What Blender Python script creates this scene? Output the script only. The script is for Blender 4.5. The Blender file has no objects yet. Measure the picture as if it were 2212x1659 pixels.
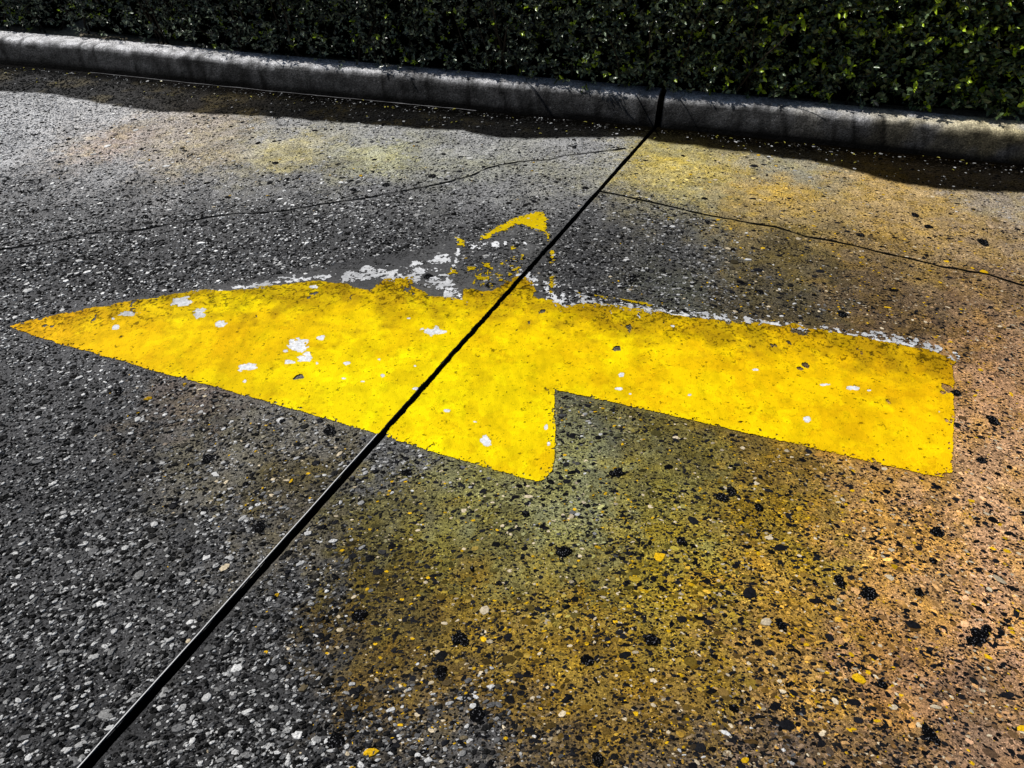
import bpy, math
import numpy as np
from mathutils import Vector

# ------------------------------------------------------------ camera, sky, sun, exposure
SC = bpy.context.scene
CAM_H, PITCH, FOC = 1.5, math.radians(40.0), 1.5          # metres, radians, focal / half width
cam = bpy.data.cameras.new('camera'); camo = bpy.data.objects.new('camera', cam)
SC.collection.objects.link(camo); SC.camera = camo
camo.location = (0, 0, CAM_H); camo.rotation_euler = (math.pi/2 - PITCH, 0, 0)
cam.sensor_width = 36; cam.lens = 18*FOC; cam.clip_start = 0.05; cam.clip_end = 5000

SUN_EL, SUN_AZ = math.radians(57), math.radians(-75)      # azimuth clockwise from +Y
world = bpy.data.worlds.new('World'); SC.world = world; world.use_nodes = True
wn = world.node_tree; wn.nodes.clear()
sky = wn.nodes.new('ShaderNodeTexSky'); sky.sky_type = 'NISHITA'; sky.sun_disc = False
sky.sun_elevation = SUN_EL; sky.sun_rotation = SUN_AZ
bg = wn.nodes.new('ShaderNodeBackground'); bg.inputs[1].default_value = 0.05
wo = wn.nodes.new('ShaderNodeOutputWorld')
wn.links.new(sky.outputs[0], bg.inputs[0]); wn.links.new(bg.outputs[0], wo.inputs[0])
sd = bpy.data.lights.new('sun', 'SUN'); sd.energy = 4.0; sd.angle = math.radians(0.5); sd.color = (1, .965, .91)
so = bpy.data.objects.new('sun', sd); SC.collection.objects.link(so)
sv = Vector((math.sin(SUN_AZ)*math.cos(SUN_EL), math.cos(SUN_AZ)*math.cos(SUN_EL), math.sin(SUN_EL)))
so.rotation_euler = sv.to_track_quat('Z', 'Y').to_euler(); so.location = sv*20
SC.view_settings.view_transform = 'Standard'; SC.view_settings.look = 'None'
SC.view_settings.exposure = 0.0; SC.view_settings.gamma = 1.0

# ------------------------------------------------------------ helpers
rng = np.random.default_rng(7)
CF = np.array([0, math.cos(PITCH), -math.sin(PITCH)]); CU = np.array([0, math.sin(PITCH), math.cos(PITCH)])
def G(pts, z=0.0):
    """survey points measured on the photo (2212 px wide) -> ground plan coordinates"""
    p = np.atleast_2d(np.asarray(pts, float)); k = 1106*FOC
    d = ((p[:, 0]-1106)/k)[:, None]*np.array([1., 0, 0]) - ((p[:, 1]-829.5)/k)[:, None]*CU + CF
    t = (z-CAM_H)/d[:, 2]
    return np.stack([d[:, 0]*t, d[:, 1]*t], 1)
def lin(c):
    c = np.asarray(c, float)/255.
    return np.where(c <= .04045, c/12.92, ((c+.055)/1.055)**2.4)

LAT = rng.random((5, 256, 256))
def vnoise(x, y, s, k=0):
    L = LAT[k % 5]; x = x/s+37.3*k; y = y/s+17.9*k
    i = np.floor(x).astype(int); j = np.floor(y).astype(int); fx = x-i; fy = y-j
    fx = fx*fx*(3-2*fx); fy = fy*fy*(3-2*fy)
    a = L[i & 255, j & 255]; b = L[(i+1) & 255, j & 255]; c = L[i & 255, (j+1) & 255]; d = L[(i+1) & 255, (j+1) & 255]
    return (a*(1-fx)+b*fx)*(1-fy)+(c*(1-fx)+d*fx)*fy
def fbm(x, y, s, o=4, k=0):
    r = 0; a = 1; t = 0
    for q in range(o):
        r = r+a*vnoise(x, y, s, k+q); t += a; a *= .55; s *= .5
    return r/t-.5
def sdist(px, py, poly):
    """signed distance to a polygon, positive inside"""
    d = np.full(px.shape, 1e9); ins = np.zeros(px.shape, bool); n = len(poly)
    for i in range(n):
        ax, ay = poly[i]; bx, by = poly[(i+1) % n]; ex, ey = bx-ax, by-ay
        t = np.clip(((px-ax)*ex+(py-ay)*ey)/(ex*ex+ey*ey+1e-12), 0, 1)
        d = np.minimum(d, (px-ax-t*ex)**2+(py-ay-t*ey)**2)
        c = (ay > py) != (by > py)
        ins ^= c & (px < (bx-ax)*(py-ay)/(by-ay+1e-12)+ax)
    d = np.sqrt(d); return np.where(ins, d, -d)
def ldist(px, py, line):
    d = np.full(px.shape, 1e9)
    for i in range(len(line)-1):
        ax, ay = line[i]; ex, ey = line[i+1][0]-ax, line[i+1][1]-ay
        t = np.clip(((px-ax)*ex+(py-ay)*ey)/(ex*ex+ey*ey+1e-12), 0, 1)
        d = np.minimum(d, (px-ax-t*ex)**2+(py-ay-t*ey)**2)
    return np.sqrt(d)

def mesh_obj(name, v, faces, mat, parent=None, col=None, smooth=False):
    """faces: list of integer arrays, each (n, k)"""
    m = bpy.data.meshes.new(name); v = np.ascontiguousarray(v, dtype=np.float32)
    m.vertices.add(len(v)); m.vertices.foreach_set('co', v.ravel())
    faces = [np.asarray(f, np.int32) for f in faces if len(f)]
    nl = sum(f.size for f in faces); nf = sum(len(f) for f in faces)
    m.loops.add(nl); m.loops.foreach_set('vertex_index', np.concatenate([f.ravel() for f in faces]))
    tot = np.concatenate([np.full(len(f), f.shape[1], np.int32) for f in faces])
    m.polygons.add(nf); m.polygons.foreach_set('loop_start', (np.cumsum(tot)-tot).astype(np.int32))
    m.polygons.foreach_set('loop_total', tot)
    m.polygons.foreach_set('use_smooth', np.full(nf, smooth))
    if col is not None:
        a = m.color_attributes.new('tint', 'FLOAT_COLOR', 'POINT')
        c = np.ones((len(v), 4), np.float32); c[:, :3] = col; a.data.foreach_set('color', c.ravel())
    m.update(calc_edges=True); m.validate()
    m.materials.append(mat)
    o = bpy.data.objects.new(name, m); SC.collection.objects.link(o)
    if parent: o.parent = parent
    return o
def empty(name, loc):
    o = bpy.data.objects.new(name, None); SC.collection.objects.link(o); o.location = loc; return o
def tag(o, label=None, cat=None, group=None, kind=None):
    if label: o['label'] = label
    if cat: o['category'] = cat
    if group: o['group'] = group
    if kind: o['kind'] = kind
    return o

class NT:
    def __init__(s, name):
        s.m = bpy.data.materials.new(name); s.m.use_nodes = True; s.t = s.m.node_tree; s.t.nodes.clear()
        s.out = s.n('ShaderNodeOutputMaterial'); s.b = s.n('ShaderNodeBsdfPrincipled'); s.l(s.b.outputs[0], s.out.inputs[0])
        s.co = s.n('ShaderNodeNewGeometry').outputs['Position']
    def n(s, t, **k):
        x = s.t.nodes.new(t)
        for a, b in k.items(): setattr(x, a, b)
        return x
    def l(s, a, b): s.t.links.new(a, b)
    def set(s, inp, v):
        if isinstance(v, bpy.types.NodeSocket): s.l(v, inp)
        else: inp.default_value = v
    def noise(s, sc, det=4, rough=.6, off=None):
        x = s.n('ShaderNodeTexNoise'); x.inputs['Scale'].default_value = sc; x.inputs['Detail'].default_value = det
        x.inputs['Roughness'].default_value = rough; s.l(s.co, x.inputs['Vector']); return x.outputs['Fac']
    def vor(s, sc, feat='F1'):
        x = s.n('ShaderNodeTexVoronoi'); x.feature = feat; x.inputs['Scale'].default_value = sc; s.l(s.co, x.inputs['Vector']); return x
    def ramp(s, f, a, b, lo=0., hi=1.):
        x = s.n('ShaderNodeMapRange'); x.interpolation_type = 'SMOOTHSTEP'
        s.set(x.inputs[0], f); x.inputs[1].default_value = a; x.inputs[2].default_value = b
        x.inputs[3].default_value = lo; x.inputs[4].default_value = hi; return x.outputs[0]
    def math(s, op, a, b=0.):
        x = s.n('ShaderNodeMath', operation=op); s.set(x.inputs[0], a); s.set(x.inputs[1], b); return x.outputs[0]
    def mix(s, f, a, b, mode='MIX'):
        x = s.n('ShaderNodeMix', data_type='RGBA', blend_type=mode); s.set(x.inputs[0], f); s.set(x.inputs[6], a); s.set(x.inputs[7], b)
        return x.outputs[2]
    def scale(s, c, f):
        x = s.n('ShaderNodeVectorMath', operation='SCALE'); s.set(x.inputs[0], c); s.set(x.inputs[3], f); return x.outputs[0]
    def attr(s, nm='tint'):
        return s.n('ShaderNodeAttribute', attribute_name=nm).outputs['Color']
    def bump(s, h, dist, st=1.0, prev=None):
        x = s.n('ShaderNodeBump'); x.inputs['Strength'].default_value = st; x.inputs['Distance'].default_value = dist
        s.l(h, x.inputs['Height'])
        if prev: s.l(prev, x.inputs['Normal'])
        return x.outputs[0]
    def fin(s, col=None, rough=None, nor=None, spec=None):
        if col is not None: s.set(s.b.inputs['Base Color'], col)
        if rough is not None: s.set(s.b.inputs['Roughness'], rough)
        if nor is not None: s.l(nor, s.b.inputs['Normal'])
        if spec is not None: s.set(s.b.inputs['Specular IOR Level'], spec)
        return s.m

# ------------------------------------------------------------ materials
def mat_pavement():
    t = NT('exposed_aggregate_concrete'); c = t.attr()
    c = t.scale(c, t.ramp(t.noise(7, 5, .65), .3, .7, .80, 1.22))          # patchy mortar
    c = t.scale(c, t.ramp(t.noise(130, 4, .75), .33, .67, .50, 1.5))
    c = t.scale(c, t.ramp(t.noise(330, 3, .7), .3, .7, .45, 1.6))           # sand grain
    f = t.n('ShaderNodeSeparateColor'); v = t.vor(165); t.l(v.outputs['Color'], f.inputs[0])
    dark = t.math('MULTIPLY', t.ramp(f.outputs[0], .62, .64), t.ramp(v.outputs['Distance'], .42, .30))
    c = t.mix(dark, c, t.scale(c, .07))
    f3 = t.n('ShaderNodeSeparateColor'); v3 = t.vor(88); t.l(v3.outputs['Color'], f3.inputs[0])
    d3 = t.math('MULTIPLY', t.ramp(f3.outputs[1], .84, .86), t.ramp(v3.outputs['Distance'], .34, .24)); c = t.mix(d3, c, t.scale(c, .06))
    v2 = t.vor(210); f2 = t.n('ShaderNodeSeparateColor'); t.l(v2.outputs['Color'], f2.inputs[0])
    pale = t.math('MULTIPLY', t.ramp(f2.outputs[0], .86, .88), t.ramp(v2.outputs['Distance'], .40, .30))
    tint_alpha = t.n('ShaderNodeAttribute', attribute_name='tint').outputs['Alpha']; pale = t.math('MULTIPLY', pale, t.ramp(tint_alpha, .3, 1, .25, 1))
    c = t.mix(t.math('MULTIPLY', pale, .8), c, t.scale(c, 3.2))
    h = t.math('ADD', t.noise(150, 4, .7), t.math('MULTIPLY', t.noise(30, 3), .8))
    nor = t.bump(h, .004, .8); nor = t.bump(t.math('SUBTRACT', pale, dark), .002, .6, nor)
    al = t.n('ShaderNodeAttribute', attribute_name='tint').outputs['Alpha']
    r = t.math('SUBTRACT', .82, t.math('MULTIPLY', t.math('SUBTRACT', 1., al), .15))
    return t.fin(c, r, nor, t.math('MULTIPLY', al, .14))
def mat_stone():
    t = NT('aggregate_stones'); c = t.scale(t.attr(), t.ramp(t.noise(260, 3), .3, .7, .7, 1.3))
    return t.fin(c, .5, t.bump(t.noise(300, 3), .0015, .6), .05)
def mat_yellow():
    t = NT('yellow_road_paint'); c = t.attr()
    n = t.noise(60, 5, .7); c = t.mix(t.ramp(n, .54, .70), c, t.scale(c, .72))
    c = t.mix(t.ramp(t.noise(9, 5, .7), .5, .62), c, t.scale(c, .92))
    n2 = t.noise(240, 3, .7); c = t.mix(t.ramp(n2, .64, .72), c, t.scale(c, .38))
    return t.fin(c, .6, t.bump(t.math('ADD', t.noise(70, 5, .7), t.noise(260, 2)), .0035, .6), .04)
def mat_white():
    t = NT('white_undercoat'); c = t.attr()
    c = t.scale(c, t.ramp(t.noise(110, 4, .7), .35, .62, .72, 1.05))
    return t.fin(c, .6, t.bump(t.noise(200, 4), .002, .6), .3)
def mat_grey():
    t = NT('grey_paint_residue'); c = t.scale(t.attr(), t.ramp(t.noise(120, 5, .7), .3, .7, .6, 1.4))
    return t.fin(c, .7, t.bump(t.noise(180, 4), .002, .7), .3)
def mat_crack():
    t = NT('dirt_filled_crack'); return t.fin((.004, .004, .0035, 1), .9, t.bump(t.noise(300, 4), .003), .02)
def mat_tar():
    t = NT('black_tar'); c = t.mix(t.ramp(t.noise(260, 2, .6), .60, .66), (.0012, .0012, .0015, 1), (.16, .16, .17, 1))
    return t.fin(c, .6, t.bump(t.noise(260, 3), .004), .04)
def mat_kerb():
    t = NT('kerb_concrete'); c = t.attr()
    c = t.scale(c, t.ramp(t.noise(14, 6, .75), .3, .7, .55, 1.45)); c = t.scale(c, t.ramp(t.noise(120, 4, .8), .33, .67, .45, 1.55))
    v = t.vor(95); f = t.n('ShaderNodeSeparateColor'); t.l(v.outputs['Color'], f.inputs[0])
    c = t.mix(t.math('MULTIPLY', t.ramp(f.outputs[0], .9, .92), t.ramp(v.outputs['Distance'], .3, .2)), c, t.scale(c, 2.2))
    return t.fin(c, .75, t.bump(t.math('ADD', t.noise(150, 5, .7), t.noise(40, 4, .7)), .014, 1.), .06)
def mat_leaf():
    t = NT('hedge_leaf'); c = t.scale(t.attr(), t.ramp(t.noise(90, 2), .3, .7, .75, 1.25))
    m = t.fin(c, .26, None, .55); return m
def mat_plain(name, col, rough=.9, sc=60, spec=.2):
    t = NT(name); c = t.scale(t.mix(0., col, col), t.ramp(t.noise(sc, 4, .7), .3, .7, .55, 1.45))
    return t.fin(c, rough, t.bump(t.noise(sc*2, 4), .006), spec)
M_PAVE, M_STONE, M_YEL, M_WHITE, M_GREY, M_CRACK, M_TAR, M_KERB, M_LEAF = (mat_pavement(), mat_stone(), mat_yellow(), mat_white(),
    mat_grey(), mat_crack(), mat_tar(), mat_kerb(), mat_leaf())
M_SOIL = mat_plain('dry_soil', (.30, .26, .19, 1)); M_GROUND = mat_plain('far_ground', (.16, .15, .13, 1), sc=3)
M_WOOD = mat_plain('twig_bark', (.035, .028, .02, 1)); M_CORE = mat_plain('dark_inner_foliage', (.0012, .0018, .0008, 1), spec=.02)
M_SEAL = mat_plain('black_joint_sealant', (.0015, .0015, .0015, 1), .7, 90, .02)
M_GLINT = NT('joint_glint').fin((.85, .85, .84, 1), .3, None, .6)

# ------------------------------------------------------------ plan layout
BASE = G([(-500, 92), (-200, 120), (0, 139), (216, 158), (432, 181), (612, 199), (792, 216), (1032, 239), (1212, 255), (1414, 275), (1600, 294),
          (1776, 313), (2064, 343), (2212, 357), (2500, 385), (2800, 414)])
GUTTER_EDGE = G([(-500, 150), (-100, 190), (0, 198), (108, 203), (162, 214), (252, 230), (360, 243), (540, 250), (796, 270), (888, 277), (996, 283),
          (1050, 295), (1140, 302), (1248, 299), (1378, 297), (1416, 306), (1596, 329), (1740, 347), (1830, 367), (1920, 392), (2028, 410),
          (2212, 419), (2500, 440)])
JW = .0094
J0, J1 = G([(1415, 275)])[0], G([(185, 1659)])[0]
EJ = (J1-J0)/np.linalg.norm(J1-J0)                                        # along the joint, towards the camera
NJ = np.array([-EJ[1], EJ[0]]);  NJ = NJ if NJ[0] > 0 else -NJ           # to the right of the joint
def side(x, y): return (x-J0[0])*NJ[0]+(y-J0[1])*NJ[1]

CTRL = []
def row(x, *yc):
    for y, c in yc: CTRL.append((x, y, (c, c, c+1) if isinstance(c, int) else c))
row(-100, (230, 155), (320, 150), (420, 105), (700, 78), (1100, 80), (1500, 66))
row(60, (215, 150), (250, 165), (320, 158), (400, 112), (500, 86), (600, 78), (800, 84), (1000, 84), (1200, 80), (1400, 72), (1620, 60))
row(230, (260, 155), (310, (172, 150, 128)), (370, 140), (450, 95), (560, 76), (860, 86), (1100, 82), (1400, 72), (1600, 60))
row(430, (270, (155, 145, 130)), (330, (160, 150, 128)), (390, 118), (470, 80), (560, 72), (860, (104, 96, 90)), (1000, (102, 100, 92)), (1200, 88), (1500, 60))
row(620, (275, 145), (330, (168, 164, 130)), (400, 118), (470, 80), (540, 66), (930, (112, 110, 104)), (1050, (98, 92, 66)), (1160, (98, 94, 84)), (1300, 78), (1480, 68), (1620, 60))
row(820, (290, 155), (335, (170, 172, 142)), (410, 120), (480, 74), (550, 60), (1000, 104), (1100, (100, 98, 62)), (1220, (92, 84, 44)), (1400, (100, 84, 42)), (1580, 66))
row(1030, (315, 160), (350, (158, 160, 145)), (400, 130), (450, 96), (520, 66), (1060, (108, 110, 74)), (1180, (104, 102, 56)), (1350, (120, 104, 44)), (1520, (102, 86, 50)), (1630, 74))
row(1250, (320, 155), (370, (150, 150, 138)), (430, 112), (490, 74), (560, 62), (620, 62), (900, (92, 94, 76)), (1010, (120, 124, 92)), (1120, (124, 128, 92)), (1250, (112, 108, 60)), (1400, (134, 114, 42)), (1560, (118, 98, 46)), (1640, (84, 76, 64)))
row(1450, (325, (160, 156, 118)), (370, (182, 170, 98)), (415, (140, 138, 116)), (470, 86), (540, 72), (620, (74, 76, 70)), (960, (92, 88, 50)), (1080, (124, 122, 66)), (1200, (134, 124, 48)), (1350, (142, 124, 46)), (1500, (130, 108, 48)), (1640, (92, 82, 68)))
row(1700, (370, (150, 150, 138)), (420, (192, 166, 88)), (480, (150, 134, 92)), (540, (96, 88, 62)), (640, (76, 72, 58)), (690, (74, 68, 54)), (1040, (112, 94, 42)), (1150, (140, 122, 44)), (1300, (150, 124, 58)), (1450, (148, 120, 64)), (1620, (96, 84, 74)))
row(1950, (430, (190, 164, 104)), (500, (176, 150, 92)), (570, (132, 112, 74)), (640, (96, 80, 56)), (720, (86, 70, 50)), (1080, (142, 112, 66)), (1200, (164, 130, 78)), (1350, (162, 128, 86)), (1500, (142, 110, 78)), (1640, (108, 90, 74)))
row(2150, (440, (172, 160, 146)), (520, (170, 146, 110)), (620, (128, 104, 74)), (720, (138, 108, 76)), (850, (164, 126, 86)), (1000, (176, 138, 96)), (1200, (184, 144, 104)), (1400, (174, 136, 100)), (1550, (152, 120, 92)), (1640, (118, 98, 80)))
row(2350, (440, (170, 160, 150)), (620, (135, 112, 84)), (850, (165, 128, 88)), (1200, (180, 140, 104)), (1500, (160, 125, 98)))
CP = np.array([(a, b) for a, b, _ in CTRL], float); CC = np.array([lin(c) for _, _, c in CTRL])
CW = G(CP)
def ground_colour(x, y):
    """stain and far-left sheen colour of each spot of the slabs, blended between surveyed spots of the plan"""
    sh = x.shape; x = x.ravel(); y = y.ravel(); out = np.zeros((len(x), 3)); sr = side(CW[:, 0], CW[:, 1]) > 0
    x2 = x+.10*fbm(x, y, .12, 3, 1)+.30*fbm(x, y, .04, 3, 0); y2 = y+.16*fbm(x, y, .15, 3, 3)+.30*fbm(x, y, .045, 3, 2)
    for i in range(0, len(x), 40000):
        s = slice(i, i+40000); rr = 0.5*np.hypot(x2[s], y2[s])[:, None]+.25
        d2 = ((x2[s][:, None]-CW[None, :, 0])**2+((y2[s][:, None]-CW[None, :, 1])*.75)**2)/rr**2
        w = 1/(d2+.004)**2; same = (side(x[s], y[s]) > 0)[:, None] == sr[None]
        w = w*np.where(same, 1, .30); out[s] = (w@CC)/w.sum(1)[:, None]
    m = fbm(x, y, .22, 5, 2)
    w0 = np.clip((out[:, :1]-out[:, 2:])/(out[:, :1]+.01), 0, 1); out = out*(1+w0*np.array([[.20, .03, -.22]])); out[:, 2] *= 1-.10*np.clip((x-.4)/.8, 0, 1)
    rg = np.clip((x-.7)/.6, 0, 1)[:, None]; gy = out.mean(1)[:, None]; out = out*(1-.20*rg)+gy*.20*rg*np.array([[1, .95, .85]])
    ul = (np.clip((-1.0-x)/.8, 0, 1)*np.clip((y-2.2)/.5, 0, 1))[:, None]; out = out*(1-.45*ul)+gy*.45*ul*1.06
    out *= (1-.16*np.clip((x-.8)/.5, 0, 1)-.22*np.clip((-.1-x)/.3, 0, 1)*np.clip((1.9-y)/.5, 0, 1)+.28*np.clip((-1.0-x)/.8, 0, 1)*np.clip((y-2.5)/.5, 0, 1))[:, None]  # sun sheen at far left brightened into the slab colour
    warm = np.clip((out[:, 0]-out[:, 2])/(out[:, 0]+.01), 0, 1)[:, None]
    patch = np.clip(fbm(x, y, .05, 4, 4)*6, -.45, 1)[:, None]
    out = out*(1.10+.30*warm*np.clip((x[:, None]-.55)/.7, 0, 1)*np.clip((2.3-y[:, None])/.3, -.5, 1)-.10*warm*np.clip(1-np.abs(x[:, None]-.3)/.6, 0, 1))*(1+.5*m[:, None])
    out = out*(1+warm*patch*np.array([[.10, .03, -.42]]))*(1+.9*np.clip(fbm(x, y, .035, 4, 0)[:, None], -.3, .3)*(.3+warm))                       # rusty against grey in the stained part
    return out.reshape(sh+(3,))
def by_kerb(x, y):
    """0 at the kerb foot, 1 a hand's breadth out"""
    d = ldist(x, y, BASE)+.05*fbm(x, y, .3, 3, 1); return np.clip((d-.06)/.09, 0, 1)
def gutter_mask(x, y):
    """1 in the darkened strip along the kerb foot"""
    pol = np.concatenate([BASE[::1]+[0, .3], GUTTER_EDGE[::-1]])
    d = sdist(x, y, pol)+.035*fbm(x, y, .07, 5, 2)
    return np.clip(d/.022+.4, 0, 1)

# ------------------------------------------------------------ arrow outline and wear (used by stones too)
def Z5(l): return [(708+.36*a, 398+.36*b) for a, b in l]
def Z4(l): return [(.36*a, 531+.36*b) for a, b in l]
def Z6(l): return [(1416+.36*a, 531+.36*b) for a, b in l]
YPOL = G([(24, 706), (60, 694), (150, 675), (260, 655), (370, 636), (460, 626), (540, 626), (620, 613), (690, 604), (730, 612), (798, 626), (834, 604), (888, 600), (893, 619),
          (931, 641), (994, 646), (1001, 622), (1061, 628), (1090, 612), (1122, 594), (1154, 612), (1166, 640), (1196, 650), (1215, 664), (1262, 656), (1320, 662), (1410, 673),
          (1504, 686), (1596, 697), (1722, 704), (1884, 733), (1992, 752), (2042, 768), (2060, 783), (2057, 1021), (2046, 1034), (2010, 1029),
          (1776, 974), (1416, 891), (1198, 843), (1198, 995), (1190, 1018), (1176, 1036), (1158, 1040), (1140, 1036), (1000, 998), (835, 945),
          (650, 890), (500, 848), (300, 792), (160, 752), (80, 732), (36, 719)])
FULL = G([(20, 706), (150, 668), (300, 640), (430, 622), (560, 600), (750, 566), (900, 540), (990, 510), (1060, 480), (1187, 455), (1193, 560), (1196, 632), (1410, 664),
          (1600, 688), (1880, 722), (1992, 744), (2055, 764), (2066, 785), (2060, 1025), (2046, 1040), (1776, 980), (1416, 896), (1200, 850),
          (1200, 1000), (1176, 1040), (1140, 1040), (835, 950), (500, 852), (160, 756), (36, 722)])
TOPEDGE = G([(24, 700), (260, 650), (540, 612), (740, 606), (900, 622), (1150, 618), (1320, 660), (1600, 694), (1884, 728), (2050, 766)])
EXTRA = [G(Z5(p)) for p in (
    [(905, 335), (1000, 262), (1110, 212), (1230, 178), (1292, 165), (1312, 230), (1314, 295), (1262, 288), (1180, 248), (1120, 242), (1100, 285), (1075, 275), (1000, 312), (950, 338)],
    [(1306, 290), (1320, 290), (1330, 345), (1316, 345)], [(1338, 405), (1354, 405), (1356, 490), (1344, 480)],
    [(1575, 656), (1760, 686), (1945, 722), (1940, 734), (1750, 698), (1580, 668)], [(1448, 634), (1500, 644), (1498, 651), (1450, 642)],
    [(770, 325), (820, 335), (822, 370), (785, 375)], [(838, 510), (882, 498), (880, 518), (845, 526)], [(935, 480), (970, 474), (975, 500), (940, 505)],
    [(735, 505), (765, 505), (770, 535), (735, 540)], [(1090, 380), (1150, 378), (1130, 398), (1095, 396)], [(1325, 560), (1350, 560), (1352, 600), (1338, 690), (1326, 640)])]
WLINES = [(G(l), w) for l, w in (
    ([(395, 648), (440, 634), (540, 620), (600, 609), (690, 601), (712, 600)], .022),
    (Z5([(150, 565), (260, 535), (350, 545), (430, 560), (500, 560)]), .038), (Z5([(420, 525), (520, 485)]), .02), (Z5([(550, 522), (640, 518)]), .022),
    (Z5([(640, 570), (690, 610), (760, 650), (800, 690), (805, 740)]), .034), (Z5([(880, 378), (960, 355), (1045, 355)]), .024), (Z5([(660, 465), (715, 448)]), .026),
    (Z5([(1155, 372), (1180, 366)]), .016), (Z5([(785, 390), (768, 450), (745, 530)]), .008),
    (Z5([(1200, 575), (1300, 610), (1345, 690), (1400, 720)]), .030), (Z5([(1400, 715), (1600, 745), (1700, 770), (1860, 800)]), .014),
    (Z5([(1360, 860), (1370, 800), (1440, 780)]), .018),
    ([(1210, 640), (1300, 655), (1410, 668), (1504, 682), (1596, 692), (1720, 706), (1884, 726), (1985, 744), (2045, 758), (2064, 772)], .011),
    ([(1200, 650), (1250, 660), (1330, 668), (1420, 678)], .014))]
CHIPS = []
def chips(zf, l):
    for a, b, rx, ry in l: CHIPS.append((G(zf([(a, b)]))[0], G(zf([(a+rx, b)]))[0], G(zf([(a, b-ry)]))[0]))
chips(Z4, [(1090, 345, 62, 26), (775, 410, 52, 14), (700, 495, 24, 15), (1200, 410, 40, 26), (1325, 475, 36, 18), (1790, 598, 56, 36), (1825, 682, 42, 16), (1475, 730, 52, 20),
           (1738, 703, 28, 12), (1925, 558, 28, 13), (1470, 815, 9, 10), (1845, 655, 20, 16), (1715, 635, 14, 9), (2080, 712, 18, 10), (1905, 708, 12, 9), (680, 440, 14, 8),
           (1890, 250, 30, 10)])
chips(Z5, [(120, 1080, 16, 9), (540, 1230, 32, 8), (715, 1365, 19, 11), (950, 1545, 28, 33), (1310, 1465, 11, 13), (640, 885, 62, 22), (1755, 1147, 18, 13), (1745, 1232, 20, 8),
           (1815, 1262, 8, 5), (485, 808, 16, 6), (330, 1155, 11, 12), (885, 1430, 11, 5), (310, 1055, 9, 6), (210, 1188, 13, 5), (95, 1170, 12, 5), (525, 1095, 10, 6), (1325, 1560, 12, 14), (2070, 856, 16, 8)])
chips(Z6, [(1185, 857, 36, 12), (1280, 872, 19, 8), (1015, 838, 26, 9), (908, 1048, 20, 15), (600, 748, 18, 6), (205, 900, 10, 6), (1700, 1000, 6, 5)])
SPECK = G(Z5([(850, 600), (900, 520), (1000, 480), (1180, 420), (1150, 520), (1080, 600), (980, 640), (880, 640)]))
NOTCHES = [(G(Z6([(a, b)]))[0], r) for a, b, r in [(1745, 860, .018), (1772, 880, .014), (1720, 885, .010), (1755, 1388, .012), (900, 722, .009), (865, 745, .006)]] + \
          [(G(Z5([(a, b)]))[0], r) for a, b, r in [(1735, 988, .009), (1130, 885, .008), (1265, 665, .022), (1290, 760, .010)]] + \
          [(G(Z4([(a, b)]))[0], r) for a, b, r in [(1800, 790, .012), (1915, 835, .007), (1890, 292, .010)]]

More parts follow.
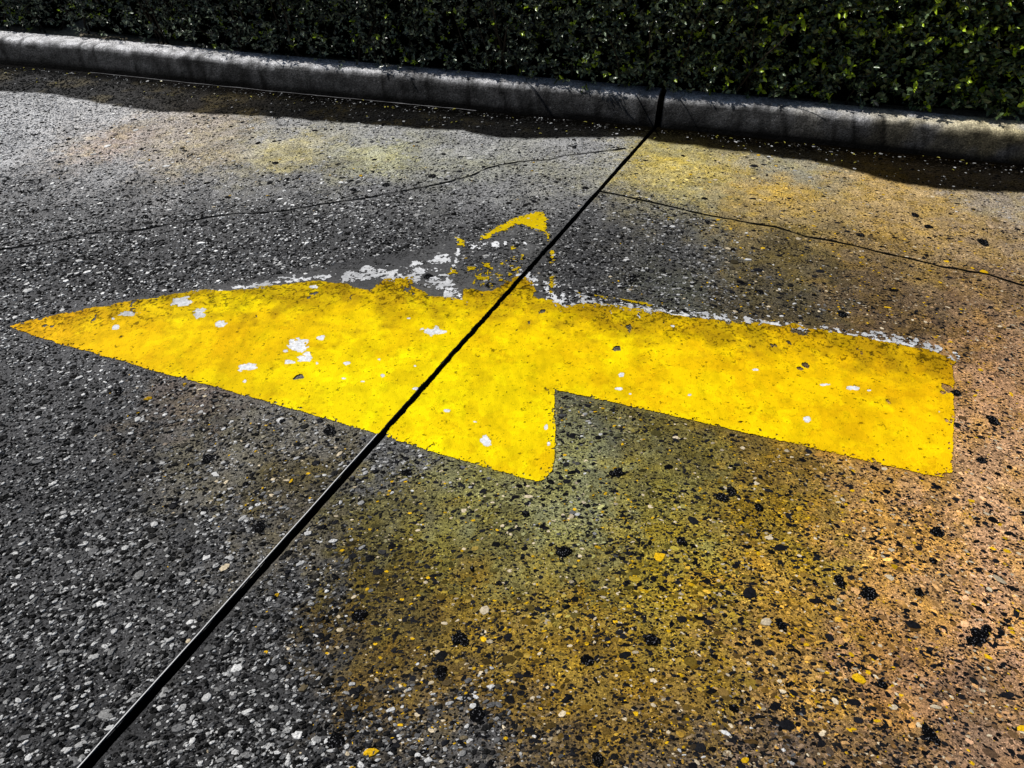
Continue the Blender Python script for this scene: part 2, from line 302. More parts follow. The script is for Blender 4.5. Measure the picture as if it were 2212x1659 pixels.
def build_arrow():
    lo = FULL.min(0)-.05; hi = FULL.max(0)+.05; st = .0022
    nx, ny = int((hi[0]-lo[0])/st), int((hi[1]-lo[1])/st)
    gx = lo[0]+st*np.arange(nx+1); gy = lo[1]+st*np.arange(ny+1)
    X, Y = np.meshgrid(gx, gy, indexing='ij'); cx, cy = X[:-1, :-1]+st/2, Y[:-1, :-1]+st/2
    n1 = fbm(cx, cy, .05, 5, 0); n2 = fbm(cx, cy, .016, 4, 2); n3 = fbm(cx, cy, .25, 4, 1); n4 = fbm(cx*1.0, cy*.55, .03, 5, 3)
    sj = side(cx, cy); offj = np.abs(sj+.008*fbm(cx, cy, .03, 5, 1)) > .0100
    de = ldist(cx, cy, TOPEDGE)                                           # distance from the worn upper edge
    sf = sdist(cx, cy, FULL); sy_ = sdist(cx, cy, YPOL)
    worn = np.clip(1-de/.22, 0, 1)
    ragg = .012+.035*worn
    yel = sy_+ragg*.9*n1+.005*n2-.003*worn > 0
    n5 = fbm(cx, cy, .008, 3, 4)
    for p in EXTRA: yel |= (sdist(cx, cy, p)+.030*n1+.030*n2+.030*n5 > 0.003)
    yel |= (sdist(cx, cy, SPECK)+.05*n1 > 0) & (n2+.5*n5 > .13+.25*np.clip(-n1, 0, 1))
    yel &= (sf > -.02)
    yel &= ~(n5+.3*n2 > .10+np.abs(sy_)*9)
    # flakes lost: small holes, many near the worn edge
    yel &= ~((n4 > .345-.165*worn) & (sy_ > 0))
    yel &= ~((n2 > .36-.10*worn) & (n1 > .05))
    hole = np.zeros(cx.shape, bool)
    for c, a, b in CHIPS:
        u = a-c; v = b-c; A = np.linalg.inv(np.array([u, v]).T)
        q = np.hypot(A[0, 0]*(cx-c[0])+A[0, 1]*(cy-c[1]), A[1, 0]*(cx-c[0])+A[1, 1]*(cy-c[1]))
        hole |= q+1.6*n2+.8*fbm(cx, cy, .02, 3, 4) < 1.0
    black = np.zeros(cx.shape, bool)
    for c, r in NOTCHES: black |= np.hypot((cx-c[0])*1.1, (cy-c[1])*1.0)+.02*n1+.03*n2 < r
    yel &= ~hole & ~black
    whi = hole.copy()
    for li, (l, w) in enumerate(WLINES):
        spk = .05 if l[0][0] > .05 else -.10
        whi |= (ldist(cx, cy, l) < w*(.52+2.4*n1+2.2*n2)*(1.9 if spk > 0 else 1.15)) & (n2+.4*n4+.9*n5 > spk-.02)
    whi &= ~black
    edge_dust = (np.abs(sy_+.012*n1) < .006) & (cy > np.interp(cx, TOPEDGE[:, 0], TOPEDGE[:, 1])-.03) & (cx > .2) & (n2 > .02)
    whi |= edge_dust
    whi &= ~yel | hole
    rt = np.clip((cx-G(Z5([(760, 400)]))[0][0])/.05, 0, 1); gre = (sf+.05*n1+.03*n2+.05*n5 > .012) & (n1+n2*.8 < .28-.30*rt) & ~yel & ~whi & (cx < .62) & ((sy_ < -.002) | (worn > .25)) & (sy_ > -.4)
    yel &= offj; whi &= offj; gre &= offj
    # tones of the yellow paint
    ctr = np.clip(1-de/.36, 0, 1)
    base = np.empty(cx.shape+(3,)); base[:] = (1., .80, .001)
    tip = np.clip(1-(np.hypot(cx-YPOL[0][0], cy-YPOL[0][1]))/.75, 0, 1)[..., None]
    base = base*(1-tip)+np.array((1., .60, .008))*tip
    q = np.clip(n3*3.2+.18, 0, 1)[..., None]; base = base*(1-q*.55)+np.array((.98, .62, .002))*q*.55
    right = np.clip((cx-.3)/1.0, 0, 1)[..., None]; base = base*(1-.8*right)+np.array((1., .62, .002))*.8*right
    grn = np.exp(-(((cx-G([(780, 850)])[0][0])/.45)**2+((cy-G([(780, 850)])[0][1])/.16)**2))[..., None]
    base = base*(1-.6*grn)+np.array((.92, .82, .002))*.6*grn
    grime = np.clip((ctr-.35)*1.7+n1*2.0+n4*1.4, 0, 1)[..., None]*.75*(1-.8*tip)
    base = base*(1-grime)+np.array((.34, .22, .004))*grime
    ol = np.clip((.16-de)/.16, 0, 1)[..., None]*np.clip(.55+3*n1, 0, 1)[..., None]*.5*(1-tip); base = base*(1-ol)+np.array((.50, .34, .003))*ol
    base *= (1+(.7+1.2*worn)*np.clip(n4+.05, -.35, .12))[..., None]
    # layers of flaking paint: plateaus with a dirty rim
    for kk, (sc, th) in enumerate(((.16, .04), (.09, -.05), (.06, .10), (.22, -.02))):
        fa = fbm(cx, cy*1.0, sc, 6, kk); mod = fbm(cx, cy, .12, 2, kk+1) > (.06-.22*worn)
        rim = (np.abs(fa-th) < .005+.004*worn) & mod
        base = np.where(rim[..., None], base*(.86-.50*worn[..., None]), base)
        base = np.where((fa < th)[..., None], base*np.array((.94, .90, 1)), base)
    pits = (n5+.6*n2 > .32-.25*worn); base = np.where(pits[..., None], base*.35, base)
    frag = sy_ < -.004; base = np.where(frag[..., None], base*.35+np.array((.34, .24, .002)), base)
    pits = fbm(cx, cy, .006, 2, 0)+.5*n1 > .42-.16*worn; base = np.where(pits[..., None], base*.45, base)
    root = empty('road_arrow', (0, 0, 0))
    tag(root, 'worn yellow arrow painted on the concrete pointing left across the joint', 'road marking')
    def sheet(name, mask, z, mat, col):
        I, Jx = np.nonzero(mask); vid = np.full((nx+1, ny+1), -1, np.int64)
        for a in (0, 1):
            for b in (0, 1): vid[I+a, Jx+b] = 0
        vi = np.nonzero(vid.ravel() == 0)[0]; vid.ravel()[vi] = np.arange(len(vi))
        x = X.ravel()[vi]; y = Y.ravel()[vi]
        # loosen the raster so that edges are ragged, not stepped
        jx = .45*st*(rng.random(len(x))-.5); jy = .45*st*(rng.random(len(x))-.5)
        zz = z+.0006*fbm(x, y, .02, 3, 1)
        f = np.stack([vid[I, Jx], vid[I+1, Jx], vid[I+1, Jx+1], vid[I, Jx+1]], 1)
        if col.ndim == 3:
            ii = np.clip(vi//(ny+1), 0, nx-1); jj = np.clip(vi % (ny+1), 0, ny-1); cc = col[ii, jj]
        else: cc = np.tile(col, (len(x), 1))
        return mesh_obj(name, np.stack([x+jx, y+jy, zz], 1), [f], mat, root, cc, True)
    gc = np.zeros(cx.shape+(3,)); gc[gre] = ground_colour(cx[gre], cy[gre])*.85+.006
    sheet('yellow_paint', yel, .0034, M_YEL, base)
    wc = np.empty(cx.shape+(3,)); wc[:] = (.86, .87, .88); wc *= (.97+.4*np.clip(n5+n2, -.3, .25))[..., None]; wc *= (1-.55*np.clip(ctr-.1, 0, 1)*(.6+2.5*n1).clip(0, 1))[..., None]
    sheet('white_undercoat', whi, .0030, M_WHITE, wc)
    sheet('grey_residue', gre, .0018, M_GREY, gc)
    return root
build_arrow()

# ------------------------------------------------------------ slabs, joint, cracks
def build_slab(name, sgn, label):
    # coordinates: s = distance from the joint, w = along the joint towards the camera
    s = np.concatenate([np.array([0., .004, .010]), np.arange(.022, 3.9, .012), np.array([4.2, 5, 6.5, 9])])
    w = np.concatenate([np.array([-4., -2.5, -1.8]), np.arange(-1.5, 4.2, .012), np.arange(4.25, 4.9, .1), np.array([5.2, 6, 8])])
    Sg, Wg = np.meshgrid(s, w, indexing='ij')
    px = J0[0]+EJ[0]*Wg+sgn*NJ[0]*(Sg+JW); py = J0[1]+EJ[1]*Wg+sgn*NJ[1]*(Sg+JW)
    e = np.where(Sg < .012, 1, 0); j = .006*fbm(px, py, .035, 5, 1)+.0008
    px = px+sgn*NJ[0]*j*e; py = py+sgn*NJ[1]*j*e
    z = np.zeros_like(px)+.0015*fbm(px, py, .3, 3, 0)*np.clip(Sg*4, 0, 1)-np.where(Sg < .001, .0015, 0)
    col = ground_colour(px, py); dm = gutter_mask(px, py)[..., None]
    kd = by_kerb(px, py)[..., None]; lf = np.clip((-1.0-px)/1.2, 0, 1)[..., None]; strip_col = col*(.028+.09*lf)*(.15+.85*kd)+np.array((.0005, .0004, .0002))  # darkened strip colour, blacker towards the kerb
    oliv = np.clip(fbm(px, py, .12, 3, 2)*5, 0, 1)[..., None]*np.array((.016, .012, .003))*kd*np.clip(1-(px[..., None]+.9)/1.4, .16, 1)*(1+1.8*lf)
    col = col*(1-dm)+(strip_col+oliv)*dm
    # the strip is darkest at the kerb foot
    n = px.shape; idx = np.arange(px.size).reshape(n)
    v = np.stack([px.ravel(), py.ravel(), z.ravel()], 1)
    q = np.stack([idx[:-1, :-1], idx[1:, :-1], idx[1:, 1:], idx[:-1, 1:]], -1).reshape(-1, 4)
    if sgn*1 > 0: q = q[:, ::-1]
    # wall of the joint
    top = idx[0]; v1 = v[top].copy(); v2 = v1.copy(); v2[:, 2] -= .06; off = len(v); nt = len(top); i = np.arange(nt-1)
    wall = np.stack([off+i, off+i+1, off+nt+i+1, off+nt+i], 1)
    v = np.concatenate([v, v1, v2]); cc = np.concatenate([col.reshape(-1, 3), col[0]*.10, col[0]*.02])
    # exact up-facing winding
    a, b, c = v[q[0, 0]], v[q[0, 1]], v[q[0, 2]]
    if np.cross(b-a, c-a)[2] < 0: q = q[:, ::-1]
    o = mesh_obj(name, v, [q, wall], M_PAVE, None, cc, True)
    at = o.data.color_attributes['tint']; arr = np.empty(len(v)*4, np.float32); at.data.foreach_get('color', arr); arr = arr.reshape(-1, 4)
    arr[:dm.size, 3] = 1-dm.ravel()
    at.data.foreach_set('color', arr.ravel())
    return tag(o, label, None, None, 'structure')
slabL = build_slab('pavement', -1, 'grey exposed aggregate concrete slab to the left of the black joint')
slabR = build_slab('pavement', 1, 'tan stained exposed aggregate concrete slab to the right of the black joint')

def ribbon(name, line, width, z, mat, parent, jit, step=.008):
    line = np.asarray(line); seg = np.hypot(*(line[1:]-line[:-1]).T); t = np.concatenate([[0], np.cumsum(seg)])
    u = np.arange(0, t[-1], step); x = np.interp(u, t, line[:, 0]); y = np.interp(u, t, line[:, 1])
    dx = np.gradient(x); dy = np.gradient(y); L = np.hypot(dx, dy); nx_, ny_ = -dy/L, dx/L
    o = jit*fbm(u, u*0+3.1, .10, 5, 1)+.4*jit*fbm(u, u*0+1.1, .025, 3, 3)
    w = width*(.55+1.9*np.clip(fbm(u, u*0+9.7, .05, 4, 2)+.3, 0, 1))
    a = np.stack([x+nx_*(o+w/2), y+ny_*(o+w/2), u*0+z], 1); b = np.stack([x+nx_*(o-w/2), y+ny_*(o-w/2), u*0+z], 1)
    n = len(u); i = np.arange(n-1); q = np.stack([i, i+n, i+n+1, i+1], 1)
    v = np.concatenate([a, b])
    if np.cross(v[q[0, 1]]-v[q[0, 0]], v[q[0, 2]]-v[q[0, 0]])[2] < 0: q = q[:, ::-1]
    return mesh_obj(name, v, [q], mat, parent)
CRA = G([(-120, 560), (0, 540), (90, 529), (187, 506), (306, 497), (414, 477), (504, 463), (612, 457), (708, 440), (798, 427), (953, 398), (1025, 378), (1050, 365), (1122, 349),
         (1187, 347), (1219, 337), (1298, 328), (1355, 321)])
CRB = G([(1294, 414), (1392, 434), (1475, 454), (1560, 472), (1668, 490), (1740, 511), (1848, 533), (1920, 549), (2028, 576), (2136, 594), (2208, 617), (2330, 655)])
ribbon('crack', CRA, .0066, .0032, M_CRACK, slabL, .016)
ribbon('crack', CRB, .0080, .0032, M_CRACK, slabR, .016)

# joint filler: sunk black strip with a white bead standing in for the glint on its left side
def strip(name, prof, w0, w1, mat, parent=None, wob=.0, step=.02):
    w = np.arange(w0, w1, step); n = len(w); k = len(prof); p = np.array(prof)
    cx = J0[0]+EJ[0]*w; cy = J0[1]+EJ[1]*w; o = wob*fbm(w, w*0+5., .15, 4, 1)
    v = np.stack([cx[:, None]+NJ[0]*(p[None, :, 0]+o[:, None]), cy[:, None]+NJ[1]*(p[None, :, 0]+o[:, None]), np.tile(p[:, 1], (n, 1))], -1).reshape(-1, 3)
    idx = np.arange(n*k).reshape(n, k); q = np.stack([idx[:-1, :-1], idx[1:, :-1], idx[1:, 1:], idx[:-1, 1:]], -1).reshape(-1, 4)
    return mesh_obj(name, v, [q], mat, parent, None, True)
js = strip('joint_sealant', [(-.0145, -.030), (-.006, -.036), (0, -.038), (.006, -.036), (.0145, -.030)], -.02, 4.8, M_SEAL)
tag(js, 'sunken black sealant strip running diagonally in the joint between the slabs', 'joint strip')
glint_bead = strip('glint_bead', [(-.0142, -.001), (-.0137, .0020), (-.0127, .0024), (-.0117, .0016)], 2.35, 4.8, M_GLINT, js, .0030)  # glint along the joint, modelled as a white bead

# exposed aggregate: individual half-buried stones (uncountable)
def hexdome(P, R, H, ang, asp, col, nseg, name, label, mat=None, zoff=0.):
    n = len(P); a = np.linspace(0, 2*np.pi, nseg, endpoint=False)[None]+rng.random((n, 1))
    rr = 1+.52*(rng.random((n, nseg))-.5)
    ca, sa = np.cos(ang)[:, None], np.sin(ang)[:, None]
    def ring(f, z):
        lx = R[:, None]*rr*f*np.cos(a); ly = R[:, None]*rr*f*asp[:, None]*np.sin(a)
        return np.stack([P[:, 0, None]+ca*lx-sa*ly, P[:, 1, None]+sa*lx+ca*ly, z+0*lx], -1)
    tz = H[:, None]*(.7+.6*rng.random((n, nseg)))
    r0 = ring(1.0, -.002+zoff+0*H[:, None]); r1 = ring(.82, tz*.75+zoff); r2 = ring(.35, tz+zoff)
    v = np.stack([r0, r1, r2], 1).reshape(-1, 3); b = np.arange(n)[:, None]*(3*nseg); i = np.arange(nseg)[None]; j = (i+1) % nseg
    q1 = np.stack([b+i, b+j, b+nseg+j, b+nseg+i], -1).reshape(-1, 4); q2 = np.stack([b+nseg+i, b+nseg+j, b+2*nseg+j, b+2*nseg+i], -1).reshape(-1, 4)
    top = (b+2*nseg+i)
    cc = np.repeat(col[:, None], 3*nseg, 1); cc[:, :nseg] *= .12; cc = cc.reshape(-1, 3)    # crevice shade painted dark round each stone
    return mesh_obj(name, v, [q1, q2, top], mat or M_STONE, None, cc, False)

def scatter():
    N = 560000
    # denser towards the viewer, where single stones can be seen
    y = .45+4.4*rng.random(N*2)**1.35; x = (rng.random(N*2)-.5)*2*(1.0+.80*y)
    P = np.stack([x, y], 1)[:N]
    x, y = P[:, 0], P[:, 1]
    keep = np.abs(side(x, y)) > .019
    sf = sdist(x, y, FULL); keep &= (sf < -.003) | ((sf < .25) & (sdist(x, y, YPOL) < -.015) & (x > -.22) & (rng.random(N) < .85)) | ((sf < .25) & (sdist(x, y, YPOL) < -.03) & (rng.random(N) < .16))
    clump = fbm(x, y, .07, 4, 2)
    keep &= rng.random(N) < .62+1.2*clump
    keep &= np.hypot(x, y) > 0
    # not under the kerb
    by = np.interp(x, BASE[:, 0], BASE[:, 1]); keep &= (y < by-.02) & (ldist(x, y, CRA) > .008) & (ldist(x, y, CRB) > .010)
    P = P[keep]; x, y = P[:, 0], P[:, 1]; n = len(P)
    sunl = np.clip((-.2-x)/.6, 0, 1)*np.clip((y-1.6)/.5, 0, 1); gcol = ground_colour(x+rng.normal(0, .04, n), y+rng.normal(0, .05, n)); lum = gcol.mean(1); dm = gutter_mask(x, y)
    warm = np.clip((gcol[:, 0]-gcol[:, 2])/(gcol[:, 0]+.01), 0, 1)
    flat = np.clip(warm*1.6, 0, 1)                                  # right part: ground flush
    R = np.exp(rng.normal(math.log(.0034), .48, n)).clip(.0015, .018)
    R = np.where(y > 2.0, np.maximum(R*1.15, .0034), R)
    H = R*(.55*(1-flat)+.10*flat)*(.5+rng.random(n)); H = np.clip(H, .0004, .004)
    u = rng.random(n); v_ = rng.random(n)[:, None]
    grey = lum[:, None]*np.array([[1, 1, 1.03]])
    left = np.where(u[:, None] < .42, (.002+.014*v_)*np.ones((1, 3)), np.where(u[:, None] < .70, (.03+.13*v_)*np.ones((1, 3)), (.16+.50*v_)*np.array([[1, .995, .97]])))
    dk = np.array([[.0025, .0026, .0032]])*(1+4*v_); br = gcol*(.22+.5*v_)
    right = np.where(u[:, None] < .49, dk, np.where(u[:, None] < .78, br, np.where(u[:, None] < .93, gcol*(1.2+.9*v_), np.where(u[:, None] < .975, np.array([[.62, .52, .36]])*(.5+.7*v_), np.array([[.75, .45, .01]])*(.5+.6*v_)))))
    left *= (1+.7*sunl[:, None]*(left > .1))  # far-left pebbles painted brighter for the sun's sheen
    col = left*(1-flat[:, None])+right*flat[:, None]
    pick = rng.random(n) < flat; col = np.where(pick[:, None], right, left)
    # in the pale strip towards the gutter many stones take the ground's tone
    pale = np.clip((lum-.16)/.15, 0, 1)[:, None]*np.clip((y[:, None]-2.2)/.5, 0, 1); col = np.where(rng.random((n, 1)) < .66*pale, gcol*(.75+.9*v_), col)
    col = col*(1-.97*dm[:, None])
    kd = by_kerb(x, y); sp = (dm > .5) & (rng.random(n) < .02+.10*(1-kd)*np.clip(1-x/2.5, .3, 1)); col[sp] = .12+.45*rng.random((sp.sum(), 1))  # sparkles in the strip painted as pale stones
    # far stones in lower detail
    ang = np.radians(np.interp(x, [-1, 0, 1], [36, 8, -26]))+rng.normal(0, .45, n); asp = .34+.5*rng.random(n)
    far = y > 1.7
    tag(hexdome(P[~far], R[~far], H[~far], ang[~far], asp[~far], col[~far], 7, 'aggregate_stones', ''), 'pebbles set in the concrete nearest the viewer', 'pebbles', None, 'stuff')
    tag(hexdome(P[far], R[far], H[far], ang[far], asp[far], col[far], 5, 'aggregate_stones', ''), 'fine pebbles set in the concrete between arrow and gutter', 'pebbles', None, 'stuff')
scatter()

# black tar and gum spots
def blobs(name, parent, l):
    V = []; F = []; o = 0; ns = 44
    for X_, Y_, wd in l:
        wd = wd*(.62+.3*rng.random())
        c = G([(X_, Y_)])[0]; r = abs(G([(X_+wd/2, Y_)])[0][0]-c[0]); ph = rng.random()*50
        a = np.linspace(0, 2*np.pi, ns, endpoint=False)
        asp = .8+.5*rng.random()
        rad = r*(.90+(.5+1.3*rng.random())*fbm(np.cos(a)*1.0+ph, np.sin(a)*1.0+ph, .8, 5, 1)+.16*(rng.random(ns)-.5))
        V.append(np.stack([c[0]+rad*np.cos(a), c[1]+asp*rad*np.sin(a), 0*a+.0030], 1))
        V.append(np.stack([c[0]+.6*rad*np.cos(a), c[1]+.6*asp*rad*np.sin(a), 0*a+.0046], 1))
        i = np.arange(ns); j = (i+1) % ns
        F.append(np.stack([o+i, o+j, o+ns+j, o+ns+i], 1)); 
        V.append(np.array([[c[0], c[1], .0050]])); F.append(('t', np.stack([o+ns+i, o+ns+j, o*0+i*0+o+2*ns], 1))); o += 2*ns+1
    return mesh_obj(name, np.concatenate(V), [f for f in F if not isinstance(f, tuple)]+[f[1] for f in F if isinstance(f, tuple)], M_TAR, parent)
SPOTS_R = [(1217, 1192, 46), (2022, 1150, 38), (1560, 1076, 36), (1580, 1065, 26), (1637, 1097, 26), (1473, 1172, 32), (1496, 1180, 16), (2015, 1213, 24), (1815, 1258, 34), (1872, 1282, 46),
           (2115, 1372, 50), (2130, 1360, 30), (2100, 1385, 30), (1268, 1428, 50), (995, 1382, 42), (775, 1330, 52), (952, 1450, 44), (723, 1600, 58), (1690, 1355, 34), (878, 1022, 30),
           (2145, 908, 34), (2118, 993, 30), (1330, 1022, 44), (1975, 465, 24), (2005, 490, 24), (1857, 508, 24), (2123, 524, 30), (1522, 430, 16), (1527, 480, 18), (1135, 1110, 30),
           (1500, 1195, 12), (1020, 1230, 16), (2065, 850, 30), (1640, 630, 28), (1820, 680, 28), (1410, 1385, 40), (1030, 1545, 40), (1585, 1530, 28), (1890, 1340, 22), (1240, 570, 14),
           (1985, 1280, 26), (1790, 1440, 18), (2180, 1010, 22), (1760, 1260, 14), (1905, 1480, 24), (1700, 1480, 18), (1290, 1640, 40), (2010, 1590, 46), (1955, 1780, 34)]
SPOTS_L = [(933, 381, 22), (832, 400, 26), (763, 411, 26), (680, 283, 17), (595, 353, 20), (958, 334, 18), (994, 340, 14), (1240, 319, 14), (1265, 407, 18), (305, 323, 11), (194, 239, 9),
           (420, 252, 10), (990, 311, 9), (713, 932, 34), (727, 950, 14), (448, 992, 30), (257, 847, 20), (560, 1140, 40), (850, 300, 8), (1122, 331, 12), (557, 463, 6), (20, 255, 9), (925, 598, 30),
           (620, 388, 16), (1180, 430, 12), (330, 1000, 12)]
blobs('tar_spots', slabR, SPOTS_R); blobs('tar_spots', slabL, SPOTS_L)

# ------------------------------------------------------------ kerb
def resample(line, step):
    seg = np.hypot(*(line[1:]-line[:-1]).T); t = np.concatenate([[0], np.cumsum(seg)]); u = np.arange(0, t[-1]+step*.5, step)
    return np.stack([np.interp(u, t, line[:, 0]), np.interp(u, t, line[:, 1])], 1)
def smooth(l, k=12):
    p = np.concatenate([np.repeat(l[:1], k, 0), l, np.repeat(l[-1:], k, 0)]); w = np.hanning(2*k+1); w /= w.sum()
    return np.stack([np.convolve(p[:, i], w, 'valid') for i in (0, 1)], 1)
KB = smooth(resample(BASE, .03), 10)
KD = np.gradient(KB, axis=0); KD /= np.hypot(*KD.T)[:, None]; KN = np.stack([-KD[:, 1], KD[:, 0]], 1)     # away from the road
KH = .135
def kerb(label, a, b):
    # profile: depth into the bed, height
    pr = [(0., -.03), (.0, 0.), (.006, .02), (.012, .045), (.020, .070), (.028, .095), (.036, .112), (.048, .125), (.064, .132), (.085, .135), (.12, .136), (.185, .136), (.195, .130), (.197, -.03)]
    pr = np.array(pr); B = KB[a:b]; N = KN[a:b]; n = len(B); k = len(pr)
    # finer along the length
    t = np.arange(n); tf = np.arange(0, n-1+1e-6, .25); B = np.stack([np.interp(tf, t, B[:, i]) for i in (0, 1)], 1); N = np.stack([np.interp(tf, t, N[:, i]) for i in (0, 1)], 1); n = len(B)
    X = B[:, None, 0]+N[:, None, 0]*pr[None, :, 0]; Y = B[:, None, 1]+N[:, None, 1]*pr[None, :, 0]; Zz = np.tile(pr[:, 1], (n, 1))
    wob = .006*fbm(X[:, :1]+0*X, Y+Zz, .12, 4, 2); mid = ((pr[:, 1] > .01) & (pr[:, 0] < .15))[None]
    X = X+N[:, None, 0]*wob*mid; Y = Y+N[:, None, 1]*wob*mid
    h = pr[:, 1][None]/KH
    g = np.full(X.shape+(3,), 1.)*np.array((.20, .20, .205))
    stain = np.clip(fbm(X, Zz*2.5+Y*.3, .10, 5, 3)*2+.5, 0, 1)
    foot_dark = np.clip((.34-h+.25*fbm(X, Y, .25, 3, 1))/.22, 0, 1)           # darker foot of the kerb
    g *= (1-.62*stain*(h < .97))[..., None]; g *= (1-.95*foot_dark)[..., None]
    g *= (.38+(2.9+1.3*np.clip((-.6-X)/1.5, 0, 1))*np.clip((h-.84+.25*fbm(X, Y, .06, 4, 0))*6, 0, 1))[..., None]  # sunlit nose brightened and dim face darkened in the kerb colour
    along = np.arange(X.shape[0])[:, None]*.0075+0*X; drip = fbm(along+.3*Zz, Zz*.15, .045, 4, 1)                  # run-down streaks
    g *= (1-.75*np.clip(drip*5-.3, 0, 1)*(pr[:, 0] < .09)[None])[..., None]
    rightw = np.clip((X-1.2)/1.2, 0, 1)[..., None]*np.clip(fbm(X, Y+Zz, .12, 3, 4)*4+.6, 0, 1)[..., None]; g *= 1+rightw*np.array((.35, .16, -.35))
    v = np.stack([X, Y, Zz], -1).reshape(-1, 3); idx = np.arange(n*k).reshape(n, k)
    q = np.stack([idx[:-1, :-1], idx[1:, :-1], idx[1:, 1:], idx[:-1, 1:]], -1).reshape(-1, 4)
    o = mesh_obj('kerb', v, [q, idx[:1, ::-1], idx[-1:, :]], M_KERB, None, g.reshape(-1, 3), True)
    return tag(o, label, None, None, 'structure')
dj = np.hypot(KB[:, 0]-J0[0], KB[:, 1]-J0[1]); kj = int(dj.argmin())
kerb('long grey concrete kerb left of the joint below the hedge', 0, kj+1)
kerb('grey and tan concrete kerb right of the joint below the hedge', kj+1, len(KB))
# thin pale line along the kerb foot
KFOOT = KB-KN*.010
foot_rib = ribbon('kerb_foot_line', KFOOT[(KFOOT[:, 0] > -2.5) & (KFOOT[:, 0] < J0[0]-.9)], .005, .0035, mat_plain('pale_foot_line', (.15, .15, .155, 1), .3, 14), slabL, .010)

# ------------------------------------------------------------ soil bed and far ground
def grid_sheet(name, A, B_, z0, z1, mat, n=24):
    t = np.linspace(0, 1, n)[None, :, None]; P = A[:, None]*(1-t)+B_[:, None]*t; z = z0*(1-t[..., 0])+z1*t[..., 0]+.03*fbm(P[..., 0], P[..., 1], .15, 4, 1)*np.minimum(1, 12*t[..., 0])
    v = np.concatenate([P, (z+0*P[..., 0])[..., None]], -1).reshape(-1, 3); idx = np.arange(P.shape[0]*n).reshape(P.shape[0], n)
    q = np.stack([idx[:-1, :-1], idx[1:, :-1], idx[1:, 1:], idx[:-1, 1:]], -1).reshape(-1, 4)
    return mesh_obj(name, v, [q], mat, None, None, True)
tag(grid_sheet('soil', KB+KN*.196, KB+KN*3.5, .110, .14, M_SOIL, 60), 'pale dry soil bed behind the kerb under the hedge', None, None, 'structure')
g = 1500.
tag(mesh_obj('ground', np.array([(-g, -g, -.06), (g, -g, -.06), (g, g, -.06), (-g, g, -.06)]), [np.array([[0, 1, 2, 3]])], M_GROUND), 'level ground reaching the horizon', None, None, 'structure')

# ------------------------------------------------------------ hedge
def leaves(P, D, U, L, Wd, col, name, parent):
    """P base, D direction, U leaf normal"""
    n = len(P); D = D/np.linalg.norm(D, axis=1)[:, None]; S = np.cross(D, U); S /= np.linalg.norm(S, axis=1)[:, None]+1e-9; N = np.cross(S, D)
    tmpl = [(0, 0, 0), (.18, .62, .10), (.52, 1., .16), (.82, .62, .06), (1, 0, -.10), (.82, -.62, .06), (.52, -1., .16), (.18, -.62, .10), (.18, 0, -.04), (.52, 0, -.02), (.82, 0, -.04)]
    T = np.array(tmpl); V = P[:, None]+D[:, None]*(T[None, :, 0, None]*L[:, None, None])+S[:, None]*(T[None, :, 1, None]*Wd[:, None, None])+N[:, None]*(T[None, :, 2, None]*L[:, None, None]*.8)
    b = np.arange(n)[:, None]*11
    tri = np.array([(0, 8, 1), (0, 7, 8), (3, 10, 4), (10, 5, 4)]); qd = np.array([(1, 8, 9, 2), (8, 7, 6, 9), (2, 9, 10, 3), (9, 6, 5, 10)])
    return mesh_obj(name, V.reshape(-1, 3), [(b[:, :, None]+tri[None]).reshape(-1, 3), (b[:, :, None]+qd[None]).reshape(-1, 4)], M_LEAF, parent, np.repeat(col, 11, 0), True)
def at_kerb(u, depth):
    """u = x position along the kerb, depth = distance behind the road face"""
    i = np.interp(u, KB[:, 0], np.arange(len(KB))); k = np.clip(i.astype(int), 0, len(KB)-2); f = (i-k)[..., None]
    return (KB[k]*(1-f)+KB[k+1]*f)+(KN[k]*(1-f)+KN[k+1]*f)*depth[..., None], KN[k], KD[k]
def front(u):   # how far behind the road face the foliage starts at its foot
    return .135+.03*fbm(u, u*0+2., .4, 4, 1)-.035*np.clip((u+1.0)/1.6, 0, 1)+.10*np.clip((u-.75)/1.5, 0, 1)+.09*np.clip((-1.4-u)/1, 0, 1)
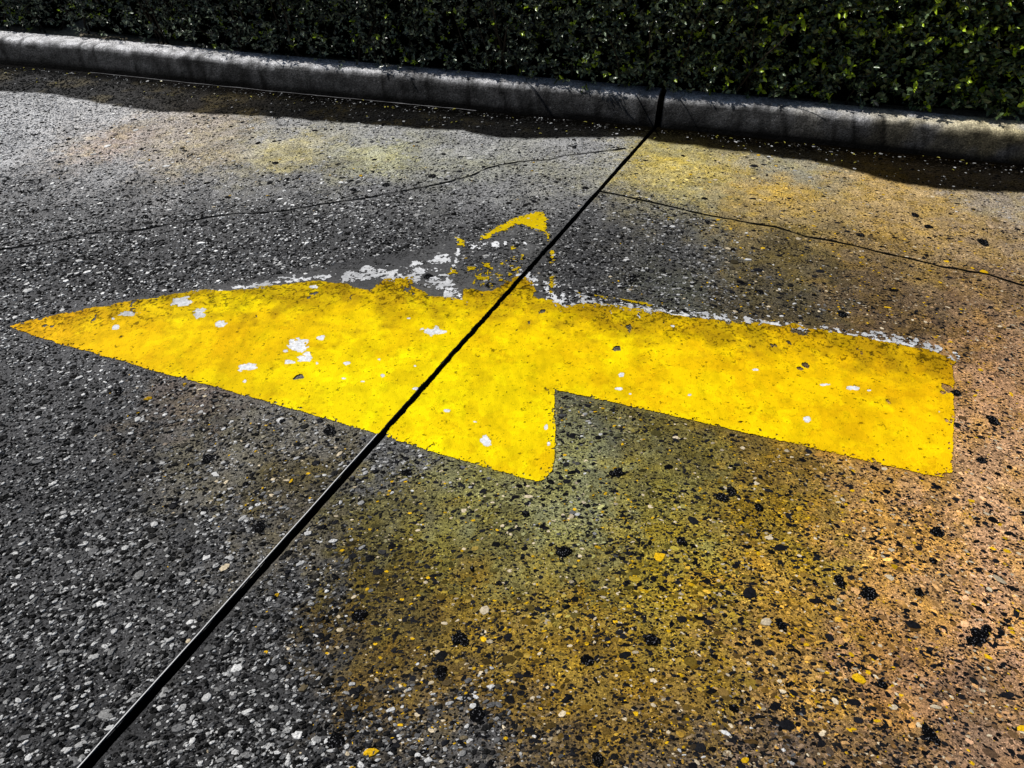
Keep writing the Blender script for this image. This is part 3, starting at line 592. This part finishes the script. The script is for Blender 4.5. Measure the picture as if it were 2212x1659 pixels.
def shrub(root_name, label, u0, u1, n, z1, thick, loose):
    root = empty(root_name, tuple(at_kerb(np.array([(u0+u1)/2]), np.array([.4]))[0][0])+(.12,))
    tag(root, label, 'hedge', None)
    loc = np.array(root.location)
    # sprigs: short shoots with leaves in pairs
    ns = n//7; u = u0+(u1-u0)*rng.random(ns); z = .15+(z1-.15)*rng.random(ns)**.9
    bul = .05*fbm(u, z, .35, 4, 2)+.02*np.sin(z*9)
    dep = front(u)+.02+bul+(thick if loose else .13)*rng.random(ns)**1.7+.05*np.clip(.26-z, 0, .1)*(-2)
    if loose: dep = front(u)+thick*rng.random(ns)
    dep -= .09*rng.random(ns)**3*(z < .32)
    top = rng.random(ns) < .25                                            # crown of the hedge
    z = np.where(top, z1+.04*fbm(u, dep, .3, 3, 1), z); dep = np.where(top, front(u)+thick*rng.random(ns), dep)
    XY, Nn, Dd = at_kerb(u, dep)
    outw = np.stack([-Nn[:, 0], -Nn[:, 1], 0*u], 1)*np.where(top, .25, .8)[:, None]+np.stack([0*u, 0*u, np.where(top, 1., .55)], 1)
    sd_ = outw+rng.normal(0, .55, (ns, 3)); sd_ /= np.linalg.norm(sd_, axis=1)[:, None]
    young = rng.random(ns) < np.interp(u, [-3.5, 0, 1.0, 2.5], [.08, .11, .17, .26])
    P = []; D = []; U = []; L = []; W = []; C = []
    xfac = np.clip((u+.2)/2.4, 0, 1)
    for k in range(7):
        t = k/6.; ph = k*2.4+rng.random(ns)*1.2
        a = np.cross(sd_, np.array([0, 0, 1.])+.01); a /= np.linalg.norm(a, axis=1)[:, None]; b = np.cross(sd_, a)
        lat = a*np.cos(ph)[:, None]+b*np.sin(ph)[:, None]
        P.append(np.concatenate([XY, z[:, None]], 1)+sd_*(.045*t)); D.append(lat+sd_*(.5+.9*t)+rng.normal(0, .25, (ns, 3)))
        U.append(sd_*1.0-lat*.4+rng.normal(0, .35, (ns, 3)))
        ll = (.014+.020*rng.random(ns)**1.4)*(1-.25*t)*(1+.5*xfac); L.append(ll); W.append(ll*(.20+.08*rng.random(ns)))
        r = rng.random((ns, 1))
        old = np.array([[.042, .052, .034]])*(.15+3.0*r**2.4)*(1+1.0*(1-xfac[:, None]))+xfac[:, None]*np.array([[.030, .060, .006]])*r*1.6
        new = np.array([[.30, .42, .018]])*(.35+1.1*r)*(.75+.5*xfac[:, None]); C.append(np.where((young & (rng.random(ns) < .3+.7*t))[:, None], new, old))
    P, D, U, C = (np.concatenate(q) for q in (P, D, U, C)); L = np.concatenate(L); W = np.concatenate(W)
    leaves(P-loc, D, U, L, W, C, 'foliage', root)
    # stems
    m = int((u1-u0)*(26 if not loose else 16)); V = []; Q = []; o = 0
    for i in range(m):
        uu = u0+(u1-u0)*rng.random(); d0 = front(np.array([uu]))[0]+.06+.2*rng.random(); bpt = at_kerb(np.array([uu]), np.array([d0]))[0][0]
        p = np.array([bpt[0], bpt[1], .10]); dr = np.array([rng.normal(0, .3), rng.normal(-.15, .25), 1.]); r = .0045+.004*rng.random(); hh = (z1-.18)*(.5+.4*rng.random()); pts = []
        for s_ in range(7):
            pts.append(p.copy()); p = p+dr/np.linalg.norm(dr)*hh/6; dr = dr+rng.normal(0, .16, 3)*np.array([1, 1, .3])
        for s_, c in enumerate(pts):
            for a_ in range(5): V.append(c+r*(1-.12*s_)*np.array([math.cos(a_*1.2566), math.sin(a_*1.2566), 0])-loc)
        for s_ in range(6):
            for a_ in range(5): Q.append((o+s_*5+a_, o+s_*5+(a_+1) % 5, o+s_*5+5+(a_+1) % 5, o+s_*5+5+a_))
        o += 35
    mesh_obj('stems', np.array(V), [np.array(Q)], M_WOOD, root, None, True)
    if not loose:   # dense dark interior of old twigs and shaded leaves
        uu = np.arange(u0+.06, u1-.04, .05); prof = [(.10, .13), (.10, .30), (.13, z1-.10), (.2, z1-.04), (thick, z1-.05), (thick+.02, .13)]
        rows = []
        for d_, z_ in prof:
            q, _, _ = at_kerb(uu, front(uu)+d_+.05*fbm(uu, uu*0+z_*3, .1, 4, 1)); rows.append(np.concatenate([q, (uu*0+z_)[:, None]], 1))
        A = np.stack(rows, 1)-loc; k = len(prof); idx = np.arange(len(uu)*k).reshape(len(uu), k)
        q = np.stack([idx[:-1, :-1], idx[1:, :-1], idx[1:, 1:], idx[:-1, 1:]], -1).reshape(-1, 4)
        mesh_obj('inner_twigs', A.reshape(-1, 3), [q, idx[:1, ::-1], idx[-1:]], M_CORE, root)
    return root
shrub('hedge', 'long dense clipped hedge of small dark leaves behind the kerb', -2.72, 5.2, 105000, .80, .55, False)
shrub('shrub', 'small leafy shrub at the left end of the long hedge', -5.2, -2.84, 32000, .66, .45, False)

# leaf litter blown into the gutter
nl = 90; ul = -3.3+6.2*rng.random(nl); pl, _, _ = at_kerb(ul, -.02-.22*rng.random(nl)**1.8)
dl = rng.normal(0, 1, (nl, 3))*np.array([1, 1, .12]); cl = np.array([[.30, .30, .06]])*(.25+.9*rng.random((nl, 1)))*np.array([[1, .9, .8]])
tag(leaves(np.concatenate([pl, np.full((nl, 1), .0045)], 1), dl, np.array([[0, 0, 1.]])+rng.normal(0, .12, (nl, 3)), .010+.012*rng.random(nl), .003+.002*rng.random(nl), cl, 'leaf_litter', None),
    'tiny dry leaves scattered in the gutter along the kerb', 'leaf litter', None, 'stuff')
